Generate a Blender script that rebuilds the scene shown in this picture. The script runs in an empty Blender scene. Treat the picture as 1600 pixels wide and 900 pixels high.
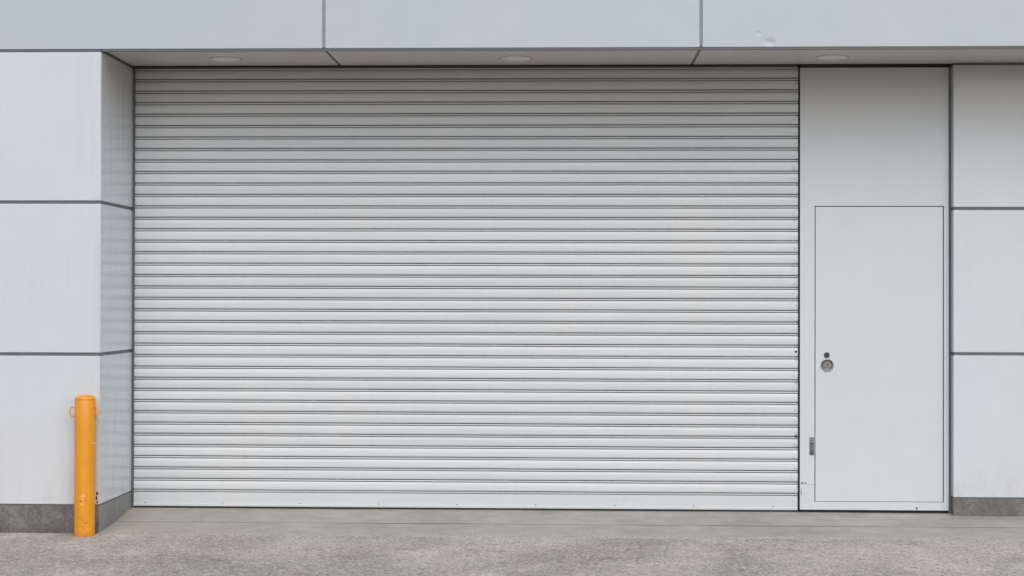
import bpy, bmesh, math, random
from mathutils import Vector, Matrix
random.seed(7)
scene = bpy.context.scene
COL = scene.collection

# ------------------------------------------------------------------ materials
def srgb(r, g, b):
    f = lambda c: c/12.92 if c <= .04045 else ((c+.055)/1.055)**2.4
    return (f(r/255), f(g/255), f(b/255), 1)

class NT:
    """tiny helper around one node tree"""
    def __init__(s, name):
        s.m = bpy.data.materials.new(name); s.m.use_nodes = True
        s.t = s.m.node_tree; s.n = s.t.nodes; s.l = s.t.links
        s.p = s.n['Principled BSDF']
        s.tc = s.n.new('ShaderNodeTexCoord').outputs['Object']
    def link(s, a, b): s.l.new(a, b)
    def val(s, sock, v):
        if hasattr(v, 'is_output') or isinstance(v, bpy.types.NodeSocket): s.l.new(v, sock)
        elif isinstance(v, tuple) and len(sock.default_value) == 3: sock.default_value = v[:3]
        else: sock.default_value = v
    def mapping(s, scale=(1, 1, 1), loc=(0, 0, 0)):
        n = s.n.new('ShaderNodeMapping'); s.link(s.tc, n.inputs['Vector'])
        n.inputs['Scale'].default_value = scale; n.inputs['Location'].default_value = loc
        return n.outputs[0]
    def noise(s, scale, detail=3, rough=.5, vec=None, dist=0):
        n = s.n.new('ShaderNodeTexNoise'); s.link(vec or s.tc, n.inputs['Vector'])
        n.inputs['Scale'].default_value = scale; n.inputs['Detail'].default_value = detail
        n.inputs['Roughness'].default_value = rough; n.inputs['Distortion'].default_value = dist
        return n.outputs[0]
    def math(s, op, a, b=0.0, clamp=False):
        n = s.n.new('ShaderNodeMath'); n.operation = op; n.use_clamp = clamp
        s.val(n.inputs[0], a); s.val(n.inputs[1], b)
        return n.outputs[0]
    def ramp(s, v, lo, hi, a=0.0, b=1.0, smooth=True):
        n = s.n.new('ShaderNodeMapRange'); s.val(n.inputs['Value'], v)
        n.interpolation_type = 'SMOOTHSTEP' if smooth else 'LINEAR'
        n.inputs['From Min'].default_value = lo; n.inputs['From Max'].default_value = hi
        n.inputs['To Min'].default_value = a; n.inputs['To Max'].default_value = b
        return n.outputs[0]
    def mix(s, fac, a, b, mode='MIX'):
        n = s.n.new('ShaderNodeMix'); n.data_type = 'RGBA'; n.blend_type = mode
        s.val(n.inputs[0], fac); s.val(n.inputs[6], a); s.val(n.inputs[7], b)
        return n.outputs[2]
    def scale(s, col, v):
        n = s.n.new('ShaderNodeVectorMath'); n.operation = 'SCALE'
        s.val(n.inputs[0], col); s.val(n.inputs['Scale'], v)
        return n.outputs[0]
    def xyz(s):
        n = s.n.new('ShaderNodeSeparateXYZ'); s.link(s.tc, n.inputs[0]); return n.outputs
    def attr(s, name):
        n = s.n.new('ShaderNodeAttribute'); n.attribute_name = name; return n.outputs['Fac']
    def bump(s, h, strength, dist, prev=None):
        n = s.n.new('ShaderNodeBump'); n.inputs['Strength'].default_value = strength
        n.inputs['Distance'].default_value = dist; s.link(h, n.inputs['Height'])
        if prev: s.link(prev, n.inputs['Normal'])
        return n.outputs[0]
    def spot(s, c, r, wobble=.35, freq=60, lo=.7, hi=1.15):
        """soft-edged elliptical wear patch round a point of the surface"""
        d = s.n.new('ShaderNodeVectorMath'); d.operation = 'SUBTRACT'
        s.link(s.tc, d.inputs[0]); d.inputs[1].default_value = c
        k = s.n.new('ShaderNodeVectorMath'); k.operation = 'DIVIDE'
        s.link(d.outputs[0], k.inputs[0]); k.inputs[1].default_value = r
        l = s.n.new('ShaderNodeVectorMath'); l.operation = 'LENGTH'; s.link(k.outputs[0], l.inputs[0])
        v = l.outputs['Value']
        if wobble: v = s.math('ADD', v, s.math('MULTIPLY', s.math('SUBTRACT', s.noise(freq, 3, .6), .5), wobble*4))
        return s.ramp(v, lo, hi, 1, 0)
    def done(s, col=None, rough=None, normal=None, metal=0.0, spec=.5, coat=0.0):
        if col is not None: s.val(s.p.inputs['Base Color'], col)
        if rough is not None: s.val(s.p.inputs['Roughness'], rough)
        if normal is not None: s.link(normal, s.p.inputs['Normal'])
        s.p.inputs['Metallic'].default_value = metal
        s.p.inputs['Specular IOR Level'].default_value = spec
        s.p.inputs['Coat Weight'].default_value = coat
        s.p.inputs['Coat Roughness'].default_value = .12
        return s.m

def panel_mat(name, col, warm, rough=.3, streak=.05, dents=(), rust=(), seam=0.0, coat=.0):
    t = NT(name)
    big = t.noise(.7, 2, .5)
    c = t.mix(t.ramp(big, .35, .65), col, warm)
    st = t.noise(1, 4, .6, t.mapping((26, 26, .55)))
    fine = t.noise(1, 3, .6, t.mapping((90, 90, 1.5)))
    patch = t.ramp(t.noise(1.3, 2, .5), .45, .7)
    if name.startswith('painted'):   # run-off below the corner of the left wall
        X = t.xyz()[0]
        patch = t.math('ADD', patch, t.math('MULTIPLY', t.ramp(X, -.24, -.06), t.ramp(X, .2, .1, 0, 1.3)))
    sv = t.math('ADD', t.ramp(st, .5, .8, 0, -streak, False), t.ramp(fine, .45, .8, 0, -streak*.6, False))
    v = t.math('ADD', t.math('MULTIPLY', sv, patch), 1.0)
    blot = t.noise(5.0, 5, .6)
    v = t.math('MULTIPLY', v, t.ramp(blot, .3, .75, 1.012, .975, False))
    if name in ('door_paint', 'painted_panel'):   # warm shade under the soffit painted in, none on the open left wall
        soffit_shade = t.ramp(t.xyz()[2], 2.3, 3.0)
        if name != 'door_paint': soffit_shade = t.math('MULTIPLY', soffit_shade, t.ramp(t.xyz()[0], -.02, -.014))
        c = t.mix(t.math('MULTIPLY', soffit_shade, .5), c, (.43, .36, .30, 1))
    speck = t.noise(170, 2, .6)
    v = t.math('MULTIPLY', v, t.ramp(speck, .71, .78, 1, .9))
    c = t.scale(c, v)
    if name == 'painted_panel_low':
        foot = t.math('MULTIPLY', t.ramp(t.xyz()[2], .42, .12), t.ramp(t.noise(1, 5, .7, t.mapping((14, 14, 5))), .38, .72))
        c = t.mix(t.math('MULTIPLY', foot, .22), c, (.40, .37, .33, 1))
    for pos, rad, rc in rust:
        c = t.mix(t.spot(pos, rad), c, rc)
    wav = t.noise(1.6, 1, .4)
    n = t.bump(wav, .05, .01)
    for pos, rad, depth in dents:
        n = t.bump(t.spot(pos, rad, .0, 60, 0, 1.2), abs(depth), -.010*abs(depth), n)
    n = t.bump(t.noise(420, 2, .6), .05, .001, n)
    return t.done(c, rough, n, coat=coat)

W1, W2 = (.655, .71, .745, 1), (.67, .71, .735, 1)
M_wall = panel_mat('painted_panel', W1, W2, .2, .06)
M_wall_low = panel_mat('painted_panel_low', W1, (.685, .70, .73, 1), .2, .08,
    rust=[((-.026, -.7638, .185), (.007, .02, .011), (.10, .035, .012, 1)),
          ((-.030, -.7638, .155), (.006, .02, .013), (.12, .04, .015, 1)),
          ((-.024, -.7638, .128), (.005, .02, .008), (.2, .08, .03, 1))])
M_fascia = panel_mat('fascia_paint', (.50, .575, .62, 1), (.515, .575, .62, 1), .28, .03,
    dents=[((4.155, -.764, 3.095), (.022, .05, .016), -.45), ((4.225, -.764, 3.038), (.040, .05, .030), -.68)])
M_soffit = panel_mat('soffit_paint', (.67, .635, .59, 1), (.68, .635, .585, 1), .3, .03)
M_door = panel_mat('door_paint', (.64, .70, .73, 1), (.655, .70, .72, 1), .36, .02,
    rust=[((4.535, -.022, .195), (.010, .02, .006), (.22, .09, .035, 1)),
          ((4.556, -.022, .192), (.006, .02, .005), (.15, .05, .02, 1)),
          ((4.527, -.022, .13), (.004, .02, .03), (.42, .30, .2, 1)),
          ((5.297, -.022, .03), (.006, .02, .010), (.07, .05, .04, 1)),
          ((4.60, -.022, .185), (.035, .02, .003), (.50, .47, .45, 1))])

def plain(name, col, rough=.5, metal=0.0, var=.12, freq=30, bumpy=.0):
    t = NT(name)
    c = t.scale(col, t.ramp(t.noise(freq, 4, .6), .25, .75, 1-var, 1+var, False))
    n = t.bump(t.noise(freq*8, 3, .6), bumpy, .002) if bumpy else None
    return t.done(c, rough, n, metal)
M_seal = plain('joint_sealant', (.13, .148, .156, 1), .6)
M_seal2 = plain('fascia_sealant', (.26, .29, .315, 1), .55)
M_brown = plain('dark_trim', (.055, .046, .04, 1), .6)
M_dark = plain('dark_void', (.012, .011, .010, 1), .8)
M_trim = plain('drip_trim', (.125, .13, .13, 1), .45, 0, .06)
M_core = plain('core', (.05, .05, .05, 1), .8)
M_rail = plain('guide_rail_paint', (.11, .12, .13, 1), .5, 0, .15, 12)
M_rubber = plain('rubber', (.03, .03, .03, 1), .7)
M_steel = plain('brushed_steel', (.36, .37, .38, 1), .3, 1.0, .15, 60)
M_bronze = plain('dull_metal', (.10, .10, .10, 1), .4, .8, .2, 90)
M_screw = plain('screw_metal', (.33, .32, .31, 1), .5, .2, .2, 90)
M_shadow_ring = plain('lamp_shadow_ring', (.26, .25, .23, 1), .6)
M_bolt = plain('dull_steel', (.22, .235, .245, 1), .4, .7, .2, 90)
M_lamp = plain('lamp_trim_paint', (.78, .77, .74, 1), .4, 0, .03)
M_lens = plain('lamp_glass', (.82, .81, .77, 1), .3, 0, .05, 8)

def shutter_mat():
    t = NT('shutter_paint')
    cell = t.noise(1, 2, .5, t.mapping((2.2, 1, .9)))
    c = t.mix(t.ramp(cell, .48, .68), (.69, .745, .77, 1), (.71, .742, .755, 1))
    a = t.attr('tone')
    st = t.noise(1, 5, .65, t.mapping((1.1, 1, 40)))
    v = t.math('MULTIPLY', t.ramp(st, .3, .75, 1.02, .93, False), t.math('ADD', t.math('MULTIPLY', a, .075), .95))
    # run-off streaks, then a darker tone in the grooves of the hooked edges
    vert = t.noise(1, 4, .65, t.mapping((30, 1, .9)))
    v = t.math('MULTIPLY', v, t.ramp(vert, .45, .8, 1.0, .98))
    c = t.scale(c, v)
    g = t.attr('groove_dark')
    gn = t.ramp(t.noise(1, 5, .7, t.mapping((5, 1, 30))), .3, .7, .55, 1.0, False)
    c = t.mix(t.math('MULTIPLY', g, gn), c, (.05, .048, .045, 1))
    # fine horizontal scrapes
    sc = t.noise(1, 4, .75, t.mapping((2.6, 1, 330)))
    c = t.mix(t.math('MULTIPLY', t.ramp(sc, .67, .74), .5), c, (.22, .20, .18, 1))
    # worn slat ends beside the right rail and rust specks on both ends
    X = t.xyz()
    endr = t.ramp(X[0], 4.44, 4.50)
    chips = t.ramp(t.noise(55, 4, .75), .56, .63)
    c = t.mix(t.math('MULTIPLY', t.math('MULTIPLY', endr, chips), .75), c, (.22, .17, .13, 1))
    endl = t.ramp(X[0], .05, .0)
    c = t.mix(t.math('MULTIPLY', t.math('MULTIPLY', endl, chips), .5), c, (.25, .22, .2, 1))
    # soft brown shade under the soffit, mixed into the paint colour
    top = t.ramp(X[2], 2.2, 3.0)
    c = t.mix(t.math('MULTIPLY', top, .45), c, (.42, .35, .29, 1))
    n = t.bump(t.noise(1, 2, .5, t.mapping((3, 1, 14))), .15, .004)
    n = t.bump(t.noise(300, 2, .6), .06, .001, n)
    return t.done(c, .4, n)
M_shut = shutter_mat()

def ground_mat(name, smooth):
    t = NT(name)
    big = t.noise(1, 4, .6, t.mapping((1.1, .8, 1)), .3)
    mid = t.noise(6, 6, .7)
    if smooth:
        c = t.mix(t.ramp(big, .3, .7), (.345, .342, .308, 1), (.42, .40, .355, 1))
        v = t.ramp(mid, .25, .75, .80, 1.18, False)
        line = t.noise(1, 4, .65, t.mapping((2, 45, 1)))
        v = t.math('MULTIPLY', v, t.ramp(line,   .3, .7, 1.10, .84, False))
        g = t.noise(190, 3, .7)
        v = t.math('MULTIPLY', v, t.ramp(g, .3, .7, .90, 1.08, False))
        pit = t.ramp(t.noise(42, 3, .7), .70, .76)
        c = t.scale(c, v)
        c = t.mix(t.math('MULTIPLY', pit, .6), c, (.10, .095, .09, 1))
        dj = t.math('ABSOLUTE', t.math('ADD', t.xyz()[1], .384))
        c = t.mix(t.math('MULTIPLY', t.ramp(dj, .012, .003), t.ramp(t.noise(3, 3, .6), .35, .65, .35, .9)), c, (.10, .095, .085, 1))
        # dirt caught along the wall side edge
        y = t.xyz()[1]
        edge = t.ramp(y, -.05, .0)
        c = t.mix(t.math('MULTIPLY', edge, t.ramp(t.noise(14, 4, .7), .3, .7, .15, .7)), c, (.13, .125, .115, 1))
        pale = t.spot((.16, -.2, -.02), (.10, .12, .2), .3, 18)
        c = t.mix(t.math('MULTIPLY', pale, .35), c, (.40, .40, .42, 1))
        # the pour thins out into the aggregate paving at its outer edge
        g2 = t.noise(85, 4, .8)
        rough_c = t.scale((.40, .375, .335, 1), t.math('MULTIPLY', t.ramp(g2, .33, .67, .55, 1.45, False), t.ramp(mid, .25, .75, .85, 1.13, False)))
        fall = t.math('ADD', t.math('MULTIPLY', y, -1.0), t.math('MULTIPLY', t.math('SUBTRACT', t.noise(3.5, 5, .7), .5), .45))
        c = t.mix(t.ramp(fall, .50, .80), c, rough_c)
        n = t.bump(g, .25, .002); n = t.bump(mid, .3, .008, n)
        return t.done(c, .75, n, spec=.3)
    c = t.mix(t.ramp(big, .35, .65), (.345, .315, .272, 1), (.53, .488, .425, 1))
    blot = t.ramp(t.noise(2.6, 6, .75), .3, .7, .78, 1.16, False)
    v = t.math('MULTIPLY', blot, t.ramp(mid, .25, .75, .85, 1.13, False))
    stain = t.ramp(t.noise(1, 5, .65, t.mapping((1.3, .7, 1), (3.1, 1.7, 0)), .8), .50, .68)
    c = t.scale(c, v)
    c = t.mix(t.math('MULTIPLY', stain, .34), c, (.20, .18, .155, 1))
    for p, r_, k_ in (((2.55, -1.36, -.07), (.05, .012, .05), .8), ((2.68, -1.95, -.07), (.02, .01, .05), .6), ((.9, -2.0, -.07), (.03, .012, .05), .55)):
        c = t.mix(t.math('MULTIPLY', t.spot(p, r_, .5, 40), k_), c, (.08, .07, .055, 1))
    vo = t.n.new('ShaderNodeTexVoronoi'); t.link(t.tc, vo.inputs['Vector']); vo.inputs['Scale'].default_value = 75
    sep = t.n.new('ShaderNodeSeparateColor'); t.link(vo.outputs['Color'], sep.inputs[0])
    stone = t.mix(sep.outputs[0], (.13, .12, .11, 1), (.66, .64, .60, 1))
    c = t.mix(t.math('MULTIPLY', t.ramp(sep.outputs[1], .35, .6), .62), c, stone)
    g = t.noise(110, 4, .85)
    c = t.scale(c, t.ramp(g, .33, .67, .55, 1.5, False))
    # scattered dark pits / leaf bits
    pit = t.ramp(t.noise(1, 3, .7, t.mapping((26, 18, 1))), .72, .76)
    c = t.mix(t.math('MULTIPLY', pit, .75), c, (.07, .06, .05, 1))
    n = t.bump(t.math('ADD', g, vo.outputs['Distance']), .55, .004)
    return t.done(c, .88, n, spec=.25)
M_apron = ground_mat('smooth_concrete', True)
M_pave = ground_mat('exposed_aggregate_concrete', False)

def plinth_mat():
    t = NT('plinth_concrete')
    a = t.noise(60, 4, .8); b = t.noise(5, 4, .6)
    c = t.mix(t.ramp(b, .3, .7), (.125, .12, .112, 1), (.21, .205, .193, 1))
    c = t.scale(c, t.ramp(a, .3, .7, .55, 1.5, False))
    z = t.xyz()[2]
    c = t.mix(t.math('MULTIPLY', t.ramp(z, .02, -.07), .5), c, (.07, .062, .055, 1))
    c = t.mix(t.math('MULTIPLY', t.ramp(t.xyz()[0], -.017, -.014), t.ramp(t.xyz()[0], .5, 1, .45, 0)), c, (.36, .37, .355, 1))  # left plinth's side face lightened: its stronger light is put into the colour
    pale = t.ramp(t.noise(1, 4, .7, t.mapping((9, 9, 6))), .55, .72)
    c = t.mix(t.math('MULTIPLY', pale, .2), c, (.34, .335, .325, 1))
    n = t.bump(a, .3, .003)
    return t.done(c, .65, n)
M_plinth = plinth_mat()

def bollard_mat():
    t = NT('yellow_bollard_paint')
    b = t.noise(9, 4, .6)
    c = t.mix(t.ramp(b, .3, .7), (.80, .315, .018, 1), (.83, .36, .022, 1))
    c = t.scale(c, t.ramp(t.noise(1, 4, .6, t.mapping((60, 60, 3))), .3, .7, .94, 1.04, False))
    fr = -.064
    spots = [((.010, fr, .258), (.008, .03, .010), (.82, .62, .42, 1)),
             ((-.006, fr, .226), (.012, .03, .005), (.26, .12, .06, 1)),
             ((.004, fr, .238), (.004, .03, .006), (.80, .60, .36, 1)),
             ((.002, fr, .207), (.010, .03, .004), (.84, .66, .42, 1)),
             ((.026, fr+.01, .226), (.004, .03, .008), (.22, .10, .05, 1)),
             ((-.010, fr, .122), (.012, .03, .0025), (.36, .15, .04, 1)),
             ((.005, fr, .110), (.003, .03, .007), (.30, .12, .04, 1)),
             ((.021, fr+.01, .090), (.014, .03, .003), (.34, .15, .04, 1)),
             ((.011, fr, .062), (.004, .03, .012), (.38, .17, .05, 1)),
             ((.020, fr, .040), (.007, .03, .003), (.42, .18, .04, 1)),
             ((.058, -.02, .585), (.008, .02, .004), (.9, .72, .45, 1))]
    for p, r, k in spots:
        c = t.mix(t.math('MULTIPLY', t.spot(p, r, .9, 140), .75), c, k)
    low = t.math('MULTIPLY', t.ramp(t.xyz()[2], .05, .0), t.ramp(t.noise(40, 4, .7), .3, .6, .3, 1))
    c = t.mix(t.math('MULTIPLY', low, .45), c, (.35, .14, .03, 1))
    sp = t.ramp(t.noise(75, 3, .7), .70, .74)
    c = t.mix(t.math('MULTIPLY', sp, .4), c, (.4, .17, .03, 1))
    n = t.bump(t.noise(22, 3, .5), .18, .003)
    return t.done(c, .42, n)
M_boll = bollard_mat()

# ------------------------------------------------------------------ geometry
def box(bm, x0, x1, y0, y1, z0, z1, bev=0.0):
    vs = [bm.verts.new(p) for p in ((x0,y0,z0),(x1,y0,z0),(x1,y1,z0),(x0,y1,z0),(x0,y0,z1),(x1,y0,z1),(x1,y1,z1),(x0,y1,z1))]
    fs = [bm.faces.new([vs[i] for i in q]) for q in ((0,3,2,1),(4,5,6,7),(0,1,5,4),(1,2,6,5),(2,3,7,6),(3,0,4,7))]
    if bev:
        es = set(e for f in fs for e in f.edges)
        bmesh.ops.bevel(bm, geom=list(es), offset=bev, segments=2, affect='EDGES', profile=.5)
def ring(bm, c, r0, r1, axis_y, y0, y1, n=40):
    """flat washer facing -y, centred at c=(x,z)"""
    pr = [(r0, y1), (r0, y0), (r1, y0), (r1, y1)]
    lathe_y(bm, c, pr, n)
def lathe_y(bm, c, prof, n=40, close=False):
    rows = []
    for k in range(n):
        a = 2*math.pi*k/n
        rows.append([bm.verts.new((c[0]+r*math.cos(a), y, c[1]+r*math.sin(a))) for r, y in prof])
    for k in range(n):
        A, B = rows[k], rows[(k+1) % n]
        for j in range(len(prof)-1): bm.faces.new((A[j], A[j+1], B[j+1], B[j]))
    if close: bm.faces.new([r[0] for r in rows])
def lathe_z(bm, c, prof, n=40):
    rows = []
    for k in range(n):
        a = 2*math.pi*k/n
        rows.append([bm.verts.new((c[0]+r*math.cos(a), c[1]+r*math.sin(a), c[2]+z)) for r, z in prof])
    for k in range(n):
        A, B = rows[k], rows[(k+1) % n]
        for j in range(len(prof)-1): bm.faces.new((A[j], B[j], B[j+1], A[j+1]))
    for j in (0, len(prof)-1):
        if prof[j][0] < .002: bmesh.ops.remove_doubles(bm, verts=[r[j] for r in rows], dist=.01)
        else: bm.faces.new([r[j] for r in rows])
def tube(bm, pts, r, n=10, closed=False):
    m = len(pts); rows = []
    for i, p in enumerate(pts):
        a = pts[(i-1) % m] if closed or i else p
        b = pts[(i+1) % m] if closed or i < m-1 else p
        d = (Vector(b)-Vector(a)).normalized()
        s = d.cross(Vector((.13, .97, .21))).normalized(); t = d.cross(s)
        rows.append([bm.verts.new(Vector(p)+s*r*math.cos(2*math.pi*k/n)+t*r*math.sin(2*math.pi*k/n)) for k in range(n)])
    for i in range(m if closed else m-1):
        A, B = rows[i], rows[(i+1) % m]
        for k in range(n): bm.faces.new((A[k], A[(k+1) % n], B[(k+1) % n], B[k]))
FLAT = {'painted_panel', 'painted_panel_low', 'fascia_paint', 'soffit_paint', 'door_paint', 'plinth_concrete', 'guide_rail_paint', 'drip_trim', 'dark_trim', 'joint_sealant'}
def obj(name, bm, mat, parent=None, label=None, loc=None, smooth=True, ang=32):
    bmesh.ops.recalc_face_normals(bm, faces=bm.faces)
    me = bpy.data.meshes.new(name); bm.to_mesh(me); bm.free()
    me.materials.append(mat)
    if smooth and mat.name.split('.')[0] not in FLAT:
        me.polygons.foreach_set('use_smooth', [True]*len(me.polygons))
        me.set_sharp_from_angle(angle=math.radians(ang))
    o = bpy.data.objects.new(name, me); COL.objects.link(o)
    if parent: o.parent = parent
    if loc: o.location = loc
    if label: o['label'] = label
    return o
def thing(name, label, cat, loc=(0, 0, 0), group=None):
    o = bpy.data.objects.new(name, None); COL.objects.link(o); o.location = loc
    o.empty_display_size = .2
    o['label'] = label; o['category'] = cat
    if group: o['group'] = group
    return o

# measured layout (metres): shutter plane y = 0, canopy / left wall front y = -D
D, XC = .7638, -.0103
ZT, ZJ1, ZJ2, ZP, JH = 3.009, 2.0343, 1.067, .1103, .0105
XR, XD0, XD1, YD = 4.5068, 4.5177, 5.507, -.020
XW, YW = 5.5243, -.0869
LX, RX, TOPZ = -4.2, 10.0, 5.4

# ---- ground
def sheet(name, pts, mat):
    bm = bmesh.new(); bm.faces.new([bm.verts.new(p) for p in pts])
    o = obj(name, bm, mat, smooth=False); o['kind'] = 'structure'; return o
bm = bmesh.new()
R_ = 400
bm.faces.new([bm.verts.new(p) for p in ((-R_, -R_, -.070), (R_, -R_, -.070), (R_, R_, -.070), (-R_, R_, -.070))])
o = obj('pavement', bm, M_pave, smooth=False); o['kind'] = 'structure'
M_bounce_cut = plain('bounce_cut_dark', (.055, .053, .05, 1), .85, 0, .25, 40, .4)
sheet('bounce_cut_ground', ((-R_, -14, -.066), (R_, -14, -.066), (R_, -5.2, -.066), (-R_, -5.2, -.066)), M_bounce_cut)  # unseen dark ground, added to cut the bounce up under the soffit
# sloping apron in front of the door: two pours with a groove between them
bm = bmesh.new()
prof = [(.14, .002), (0, 0), (-.379, -.0445), (-.3815, -.0495), (-.3865, -.0500), (-.389, -.0458), (-.745, -.0625), (-.775, -.0655), (-.80, -.0705)]
N = 160
rows = []
for i in range(N+1):
    x = -.02 + (RX+.02)*i/N
    w = .0015*math.sin(x*5.1)+.001*math.sin(x*13.7+1)
    rows.append([bm.verts.new((x, y + (w*4 if j >= 6 else w), z + (0 if j > 6 else .0008*math.sin(x*3+j)))) for j, (y, z) in enumerate(prof)])
for i in range(N):
    for j in range(len(prof)-1): bm.faces.new((rows[i][j], rows[i+1][j], rows[i+1][j+1], rows[i][j+1]))
o = obj('apron', bm, M_apron, ang=20); o['kind'] = 'structure'

# ---- the building
bld = thing('warehouse', 'pale grey panel clad warehouse with closed roller shutter, personnel door and overhanging soffit', 'building')

def wall(x0, x1, yf, yb, corner, label):
    """dark sealant core, three rows of folded panels standing 5 mm proud, plinth below"""
    bm = bmesh.new(); g = .005
    box(bm, x0+(g if corner == 'l' else 0), x1-(g if corner == 'r' else 0), yf+g, yb, ZP-.004, ZT+.02)
    core = obj('wall', bm, M_seal, bld, label, smooth=False)
    rows = [(ZJ1+JH, ZT-.0195), (ZJ2+JH, ZJ1-JH), (ZP+.004, ZJ2-JH)]
    span = 2.38
    xs = [x1 - k*span for k in range(int((x1-x0)/span)+1)] if corner == 'r' else [x0 + k*span for k in range(int((x1-x0)/span)+1)]
    xs = sorted(xs)
    for r, (za, zb) in enumerate(rows):
        for a, b in zip(xs, xs[1:]):
            bm = bmesh.new()
            box(bm, a+(.010 if a != xs[0] or corner == 'r' else 0), b-(.010 if b != xs[-1] else 0), yf, yb-.004, za, zb, .0022)
            obj('cladding_panel', bm, M_wall_low if r == 2 else M_wall, core)
    bm = bmesh.new()
    box(bm, xs[0], xs[-1], yf+.004, yb-.004, -.16, ZP-.0045, .003)
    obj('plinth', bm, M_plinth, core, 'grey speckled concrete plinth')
wall(XC-2*2.38, XC, -D, .10, 'r', 'pale grey panelled wall with dark joints left of the shutter')
wall(XW, XW+2*2.38, YW, .10, 'l', 'pale grey panelled wall right of the personnel door')

# structural core behind everything and the solid canopy mass
bm = bmesh.new()
box(bm, XC-4.7, XW+4.7, .16, 5.0, -.1, TOPZ)
obj('building_core', bm, M_core, bld, smooth=False)
bm = bmesh.new()
box(bm, XC-4.7, XW+4.7, -.02, 5.02, TOPZ, TOPZ+.12)
obj('roof', bm, M_trim, bld, smooth=False)

# fascia: backing, panels with vertical joints, drip edge, soffit panels
FJ = [1.4102-2*2.3815, 1.4102-2.3815, 1.4102, 3.7917, 3.7917+2.3815, 3.7917+2*2.3815]
bm = bmesh.new()
box(bm, FJ[0], FJ[-1], -D+.006, .155, ZT+.006, TOPZ-.01)
fas = obj('fascia', bm, M_seal2, bld, 'wide blue grey fascia above the shutter', smooth=False)
for a, b in zip(FJ, FJ[1:]):
    for z0, z1 in ((ZT, ZT+1.19), (ZT+1.21, TOPZ-.004)):
        bm = bmesh.new()
        box(bm, a+.0095, b-.0095, -D, -D+.055, z0, z1, .003)
        o = obj('fascia_panel', bm, M_fascia, fas)
        if abs(a-3.7917) < .01 and z0 == ZT: o['label'] = 'fascia panel with two small dents near its lower edge'
bm = bmesh.new()
box(bm, XC+.002, FJ[-1], -D+.003, -D+.020, ZT-.0165, ZT-.0012, .0015)
obj('drip_edge', bm, M_trim, fas)
sbm = bmesh.new()
box(sbm, XC-.3, FJ[-1], -D+.022, .15, ZT+.0015, ZT+.005)
sof = obj('soffit', sbm, M_seal, bld, 'shaded pale soffit under the canopy', smooth=False)
sx = [XC+.004] + FJ[2:]
for k, (a, b) in enumerate(zip(sx, sx[1:])):
    bm = bmesh.new()
    box(bm, a+(.009 if k else 0), b-.009, -D+.0215, -.036, ZT-.0015, ZT+.001, .0008)
    obj('soffit_panel', bm, M_soffit, sof)
bm = bmesh.new()
box(bm, XC+.001, FJ[-1], -.0355, .0, ZT-.0009, ZT+.0012)
obj('shadow_gap', bm, M_dark, sof, smooth=False)

# ---- roller shutter curtain
def interp(k):
    P = [(-1, 2.9955), (0, 2.9175), (10, 2.1335), (25, .9625), (36, .1232)]
    for (a, u), (b, v) in zip(P, P[1:]):
        if k <= b: return u + (v-u)*(k-a)/(b-a)
def wob(seed):
    r = random.Random(seed); ph = [r.uniform(0, 6.28) for _ in range(4)]
    am = [r.uniform(.2, 1) for _ in range(4)]; fr = [.7, 1.6, 3.3, 6.1]
    return lambda x: sum(a*math.sin(f*x+p)/(1+.4*f) for a, f, p in zip(am, fr, ph))
NX = 110
bm = bmesh.new()
gl = bm.verts.layers.float.new('groove_dark'); tl = bm.verts.layers.float.new('tone')
rng = random.Random(3)
for k in range(-1, 36):
    z0, z1 = interp(k), interp(k+1)
    wz, wy, wn = wob(k*7+1), wob(k*7+2), wob((k+1)*7+1)
    tilt = rng.uniform(-.0008, .0008)
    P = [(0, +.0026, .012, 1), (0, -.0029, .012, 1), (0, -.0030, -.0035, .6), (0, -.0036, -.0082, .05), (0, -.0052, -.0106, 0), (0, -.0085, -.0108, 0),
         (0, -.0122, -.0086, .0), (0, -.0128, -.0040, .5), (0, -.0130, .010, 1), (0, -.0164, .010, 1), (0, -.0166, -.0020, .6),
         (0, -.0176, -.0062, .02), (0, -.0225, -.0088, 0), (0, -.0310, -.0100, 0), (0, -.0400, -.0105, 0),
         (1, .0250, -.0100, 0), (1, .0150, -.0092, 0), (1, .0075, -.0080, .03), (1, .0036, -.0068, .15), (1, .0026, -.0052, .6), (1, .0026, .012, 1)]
    tone = rng.random()
    rows = []
    for i in range(NX+1):
        x = XR*i/NX
        row = []
        for w, dz, y, g in P:
            zz = (z0 + .0006*wz(x) if w == 0 else z1 + .0006*wn(x)) + dz
            v = bm.verts.new((x, y + .0006*wy(x) + tilt*(z0-zz)/.077*1.0, zz)); v[gl] = g; v[tl] = tone
            row.append(v)
        rows.append(row)
    for i in range(NX):
        for j in range(len(P)-1): bm.faces.new((rows[i][j], rows[i][j+1], rows[i+1][j+1], rows[i+1][j]))
shut = obj('roller_shutter', bm, M_shut, bld, 'closed light grey roller shutter with narrow horizontal slats', ang=28)

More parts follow.
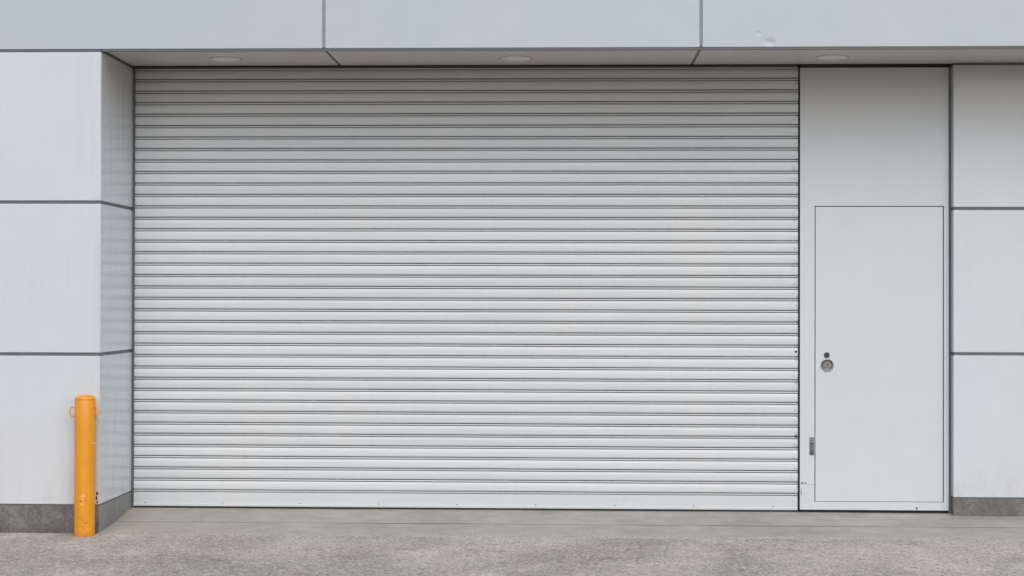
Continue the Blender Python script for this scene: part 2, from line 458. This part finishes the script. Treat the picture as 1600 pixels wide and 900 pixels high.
bm = bmesh.new()
zb = interp(36)
bm_prof = [(zb+.002, .012), (zb-.0024, .012), (zb-.0028, -.0035), (zb-.0045, -.0100), (zb-.011, -.0098), (zb-.0135, -.003), (zb-.0137, .006),
           (zb-.0165, .006), (zb-.0168, -.004), (zb-.019, -.0072), (zb-.030, -.0085), (.030, -.0085), (.0275, -.0088), (.0262, -.0135), (.0245, -.0145), (.0125, -.0145), (.0115, -.0130), (.0113, .012)]
rows = []
gl = bm.verts.layers.float.new('groove_dark'); tl = bm.verts.layers.float.new('tone')
for i in range(NX+1):
    x = .003+(XR-.006)*i/NX; row = []
    for z, y in bm_prof:
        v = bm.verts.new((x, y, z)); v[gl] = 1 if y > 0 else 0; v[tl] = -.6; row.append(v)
    rows.append(row)
for i in range(NX):
    for j in range(len(bm_prof)-1): bm.faces.new((rows[i][j], rows[i][j+1], rows[i+1][j+1], rows[i+1][j]))
obj('bottom_bar', bm, M_shut, shut, 'flat bottom bar of the shutter with small screws', ang=28)
bm = bmesh.new(); box(bm, .004, XR-.004, -.010, .010, -.004, .0112, .001)
obj('rubber_seal', bm, M_rubber, shut)
for k in range(9):
    bm = bmesh.new(); xk = .082 + k*.5325
    lathe_y(bm, (xk, .034), [(.0050, -.0086), (.0045, -.0100), (.0030, -.0105)], 14)
    lathe_y(bm, (xk, .034), [(.0030, -.0105), (.0005, -.0098)], 14)
    obj('screw', bm, M_screw, shut)
for z in (1.075, .505):
    bm = bmesh.new(); lathe_y(bm, (XR-.014, z), [(.0085, -.009), (.0075, -.0125), (.001, -.0130)], 16)
    obj('rivet', bm, M_rubber, shut)
# left and right guide channels: a front lip, a web and the dark slot
bm = bmesh.new()
box(bm, XC+.0012, .0055, -.020, .10, -.012, ZT-.02, .001)
obj('guide_rail', bm, M_rail, shut)
bm = bmesh.new()
box(bm, XR-.001, XR+.0022, -.012, .10, -.008, ZT-.02, .0006)
box(bm, XR+.0022, XD0-.0006, .004, .10, -.008, ZT-.02)
obj('guide_rail', bm, M_rubber, shut)
bm = bmesh.new()
box(bm, .0012, XR-.0015, -.013, .02, ZT-.0125, ZT-.0055, .001)
obj('header_trim', bm, M_rail, shut)
bm = bmesh.new()
box(bm, XC, XW, .03, .15, -.02, ZT+.001)
obj('backing', bm, M_dark, shut, smooth=False)

# ---- personnel door: fixed surround, leaf let into it, hardware
ZD0, ZD1, LX0, LX1 = .0735, 2.050, 4.6215, 5.4700
ft = ZT-.0235
fy1 = YD+.03
fb = bmesh.new()      # one folded sheet with the leaf opening cut out
gx = [XD0, LX0-.0058, LX1+.0068, XD1]; gz = [.0165, ZD0-.0026, ZD1+.0060, ft]
fv = [[fb.verts.new((x, YD, z)) for z in gz] for x in gx]
bv_ = [[fb.verts.new((x, fy1, z)) for z in gz] for x in gx]
for i in range(3):
    for j in range(3):
        if (i, j) != (1, 1): fb.faces.new((fv[i][j], fv[i+1][j], fv[i+1][j+1], fv[i][j+1]))
loop = [(i, 0) for i in range(4)] + [(3, 1), (3, 2)] + [(i, 3) for i in (3, 2, 1, 0)] + [(0, 2), (0, 1)]
for q in (loop, [(1, 1), (2, 1), (2, 2), (1, 2)]):
    for (a, b), (c_, d_) in zip(q, q[1:]+q[:1]):
        fb.faces.new((fv[a][b], fv[c_][d_], bv_[c_][d_], bv_[a][b]))
frame = obj('door_frame', fb, M_door, bld, 'pale grey door surround with tall blank panel above')
hb = bmesh.new(); box(hb, XD0+.001, XW-.001, YD+.004, YD+.02, ft+.0075, ZT-.004, .001)
obj('head_trim', hb, M_brown, frame)
hb = bmesh.new()   # folded edge strip standing a little proud on the shutter side
box(hb, XD0+.0002, XD0+.0115, YD-.0035, YD-.0003, .0168, ft-.0002, .001)
obj('edge_strip', hb, M_door, frame)
hb = bmesh.new(); box(hb, XD0+.003, XD1-.003, YD+.005, YD+.028, -.005, .0158, .001)
obj('door_gap_shade', hb, M_dark, frame)  # black strip standing in for the shade in the gap under the door
hb = bmesh.new()
box(hb, XD1-.0125, XD1-.0003, YD-.0035, YD-.0003, .0168, ft-.0002, .001)
obj('edge_strip', hb, M_door, frame)
hb = bmesh.new(); box(hb, XD0+.002, XD1-.001, YD+.032, YD+.04, -.01, ft)
obj('gap_lining', hb, M_dark, frame, smooth=False)
hb = bmesh.new(); box(hb, XD1+.0005, XW+.003, YD+.003, .06, -.01, ft)
obj('sealant_joint', hb, M_seal, frame, smooth=False)
db = bmesh.new(); box(db, LX0, LX1, YD+.0006, fy1, ZD0, ZD1, .0018)
door = obj('door', db, M_door, bld, 'flush pale grey steel door leaf')
YF = YD+.0006
hx, hz = 4.6995, .985
hb = bmesh.new()
lathe_y(hb, (hx, hz), [(.0430, YF-.0005), (.0430, YF-.004), (.0395, YF-.0065), (.0345, YF-.0060), (.0325, YF-.0035), (.0300, YF-.0015), (.001, YF-.0010)], 48)
hd = obj('handle', hb, M_steel, door, 'round flush ring handle')
# tilted grip disc in the cup (upper half raised, dark slot below)
hb = bmesh.new()
n = 28; top = []; bot = []
for k in range(n+1):
    a = math.pi*k/n
    top.append((hx-.028*math.cos(a), YF-.0045-.004*math.sin(a), hz+.002+.0165*math.sin(a)))
    bot.append((hx-.028*math.cos(a), YF-.0075, hz-.001-.011*math.sin(a)))
tv = [hb.verts.new(p) for p in top]; bv = [hb.verts.new(p) for p in bot]
for k in range(n): hb.faces.new((tv[k], tv[k+1], bv[k+1], bv[k]))
tube(hb, [Vector(p) for p in bot], .0016, 8)
tube(hb, [Vector(p) for p in top], .0013, 8)
obj('grip', hb, M_steel, door)
hb = bmesh.new()
pts = [(hx-.028*math.cos(math.pi*k/n), YF-.0030, hz-.0035-.0135*math.sin(math.pi*k/n)) for k in range(n+1)]
tube(hb, [Vector(p) for p in pts], .0014, 8)
pts = [(hx-.028*math.cos(math.pi*k/n), YF-.0028, hz+.004+.0215*math.sin(math.pi*k/n)) for k in range(n+1)]
tube(hb, [Vector(p) for p in pts], .0012, 8)
obj('finger_slot', hb, M_rubber, door)
hb = bmesh.new()
lathe_y(hb, (hx-.0025, 1.054), [(.0190, YF-.0004), (.0188, YF-.005), (.0165, YF-.008), (.0100, YF-.0085), (.0092, YF-.0065), (.0055, YF-.006), (.0055, YF-.0085), (.0008, YF-.009)], 32)
box(hb, hx-.0035, hx-.0015, YF-.0094, YF-.0088, 1.049, 1.059)
obj('lock_cylinder', hb, M_bronze, door)
# flush bolt plate in the surround
px0, px1, pz0, pz1 = 4.5835, 4.6105, .3815, .5000
hb = bmesh.new(); box(hb, px0, px1, YD-.0022, YD-.0002, pz0, pz1, .0006)
pc = (px0+px1)/2
obj('bolt_plate', hb, M_bolt, frame, 'small steel bolt plate beside the door')
hb = bmesh.new()
lathe_y(hb, (pc, .483), [(.0045, YD-.0024), (.004, YD-.0036), (.0005, YD-.0038)], 16)
lathe_y(hb, (pc, .394), [(.0045, YD-.0024), (.004, YD-.0036), (.0005, YD-.0038)], 16)
lathe_y(hb, (pc+.001, .460), [(.0062, YD-.0024), (.0058, YD-.0034), (.0005, YD-.0034)], 18)
box(hb, pc-.0015, pc+.0035, YD-.0032, YD-.0024, .447, .458)
for s, e in ((px0-.0012, px0+.0016), (px1-.0016, px1+.0012)):
    box(hb, s, e, YD-.0027, YD-.0003, pz0, pz1)
box(hb, px0+.0018, px1-.0018, YD-.0027, YD-.0023, pz1-.0025, pz1+.001)
obj('keyhole', hb, M_rubber, frame)

# ---- recessed downlights in the soffit
for x, lab in ((.700, 'round white downlight in the soffit, leftmost of three above the shutter'),
               (2.615, 'round white downlight in the soffit, middle one of three above the shutter'),
               (4.680, 'round white downlight in the soffit directly above the personnel door')):
    t = thing('downlight', lab, 'downlight', (x, -.350, ZT-.0018), 'recessed downlights in the soffit')
    bm = bmesh.new(); lathe_z(bm, (0, 0, 0), [(.078, .001), (.080, -.008), (.086, -.0095), (.096, -.0075), (.0985, .0002)], 56)
    obj('trim_ring', bm, M_lamp, t)
    bm = bmesh.new(); lathe_z(bm, (0, 0, 0), [(.094, -.0006), (.1045, -.0006), (.1045, .0004)], 56)
    obj('shadow_ring', bm, M_shadow_ring, t)  # darker ring standing in for the shadow arc at the lamp's near edge
    bm = bmesh.new(); lathe_z(bm, (0, 0, 0), [(.0005, -.0125), (.045, -.0110), (.079, -.0065), (.079, .0008)], 56)
    obj('diffuser', bm, M_lens, t)

# ---- bollard
bx, by, bz = -.0768, -.858, -.072
bo = thing('bollard', 'yellow steel bollard with chipped paint and chain loops in front of the left wall corner', 'bollard', (bx, by, bz))
Hb, rb = .858, .0640
bm = bmesh.new()
lathe_z(bm, (0, 0, 0), [(.0625, -.02), (rb, .0), (rb, .2), (rb, .45), (rb, .7), (rb, Hb-.004), (rb-.0025, Hb)], 64)
obj('post', bm, M_boll, bo)
bm = bmesh.new()
pr = [(rb-.003, Hb+.0004), (rb+.0006, Hb+.001), (rb+.0008, Hb+.004)]
for k in range(1, 9):
    a = math.pi/2*k/8
    pr.append(((rb-.001)*math.cos(a) if k < 8 else .0005, Hb+.004+.0260*math.sin(a)))
lathe_z(bm, (0, 0, 0), pr, 64)
obj('cap', bm, M_boll, bo)
for s, rot, lab in ((-1, 0, None), (1, 62, None)):
    pts = []
    for k in range(32):
        a = 2*math.pi*k/32
        u = .0165*math.cos(a); w = .0290*math.sin(a)
        q = .0105 if math.sin(a) > 0 else -.0105
        w = q*0 + (.0165*math.sin(a) + (.0125 if math.sin(a) > 0 else -.0125) * min(1, abs(math.sin(a))*3))
        c, sn = math.cos(math.radians(rot)), math.sin(math.radians(rot))
        cx = s*(rb+.0150) if rot == 0 else s*(rb+.0055)
        pts.append(Vector((cx+u*c, -u*sn-(0 if rot == 0 else .004), Hb-.078+w)))
    bm = bmesh.new(); tube(bm, pts, .0040, 10, True)
    obj('chain_eye', bm, M_boll, bo)

# ------------------------------------------------------------------ light
EL, AZ = math.radians(47), math.radians(166)      # broad overcast light from behind the camera
w = bpy.data.worlds.new("World"); scene.world = w; w.use_nodes = True
sky = w.node_tree.nodes.new('ShaderNodeTexSky'); sky.sky_type = 'NISHITA'; sky.sun_disc = False
sky.sun_elevation = EL; sky.sun_rotation = AZ
sky.air_density = 1.0; sky.dust_density = 3.0; sky.ozone_density = 1.0
bg = w.node_tree.nodes['Background']; bg.inputs['Strength'].default_value = .14
w.node_tree.links.new(sky.outputs[0], bg.inputs['Color'])
sl = bpy.data.lights.new('sun', 'SUN'); sl.energy = 1.06; sl.angle = math.radians(80); sl.color = (1, .985, .965)
so = bpy.data.objects.new('sun', sl); COL.objects.link(so)
d = Vector((math.sin(AZ)*math.cos(EL), math.cos(AZ)*math.cos(EL), math.sin(EL)))
so.rotation_euler = d.to_track_quat('Z', 'Y').to_euler(); so.location = d*20

# ------------------------------------------------------------------ camera
yaw, pit, rol = .0347, .0084, .0023
c, s = math.cos(yaw), math.sin(yaw)
right0 = Vector((c, s, 0)); f0 = Vector((-s, c, 0)); u0 = Vector((0, 0, 1))
f = f0*math.cos(pit)+u0*math.sin(pit); u = -f0*math.sin(pit)+u0*math.cos(pit)
r = right0*math.cos(rol)+u*math.sin(rol); u = u*math.cos(rol)-right0*math.sin(rol)
cd = bpy.data.cameras.new('camera'); cam = bpy.data.objects.new('camera', cd); COL.objects.link(cam)
cd.sensor_width = 36; cd.lens = 2520.43/1600*36; cd.clip_end = 2000; cd.clip_start = .1
M = Matrix((r, u, -f)).transposed().to_4x4(); M.translation = Vector((2.9598, -10.9192, 1.4082))
cam.matrix_world = M
scene.camera = cam
scene.view_settings.view_transform = 'Standard'; scene.view_settings.look = 'None'
scene.view_settings.exposure = 0; scene.view_settings.gamma = 1
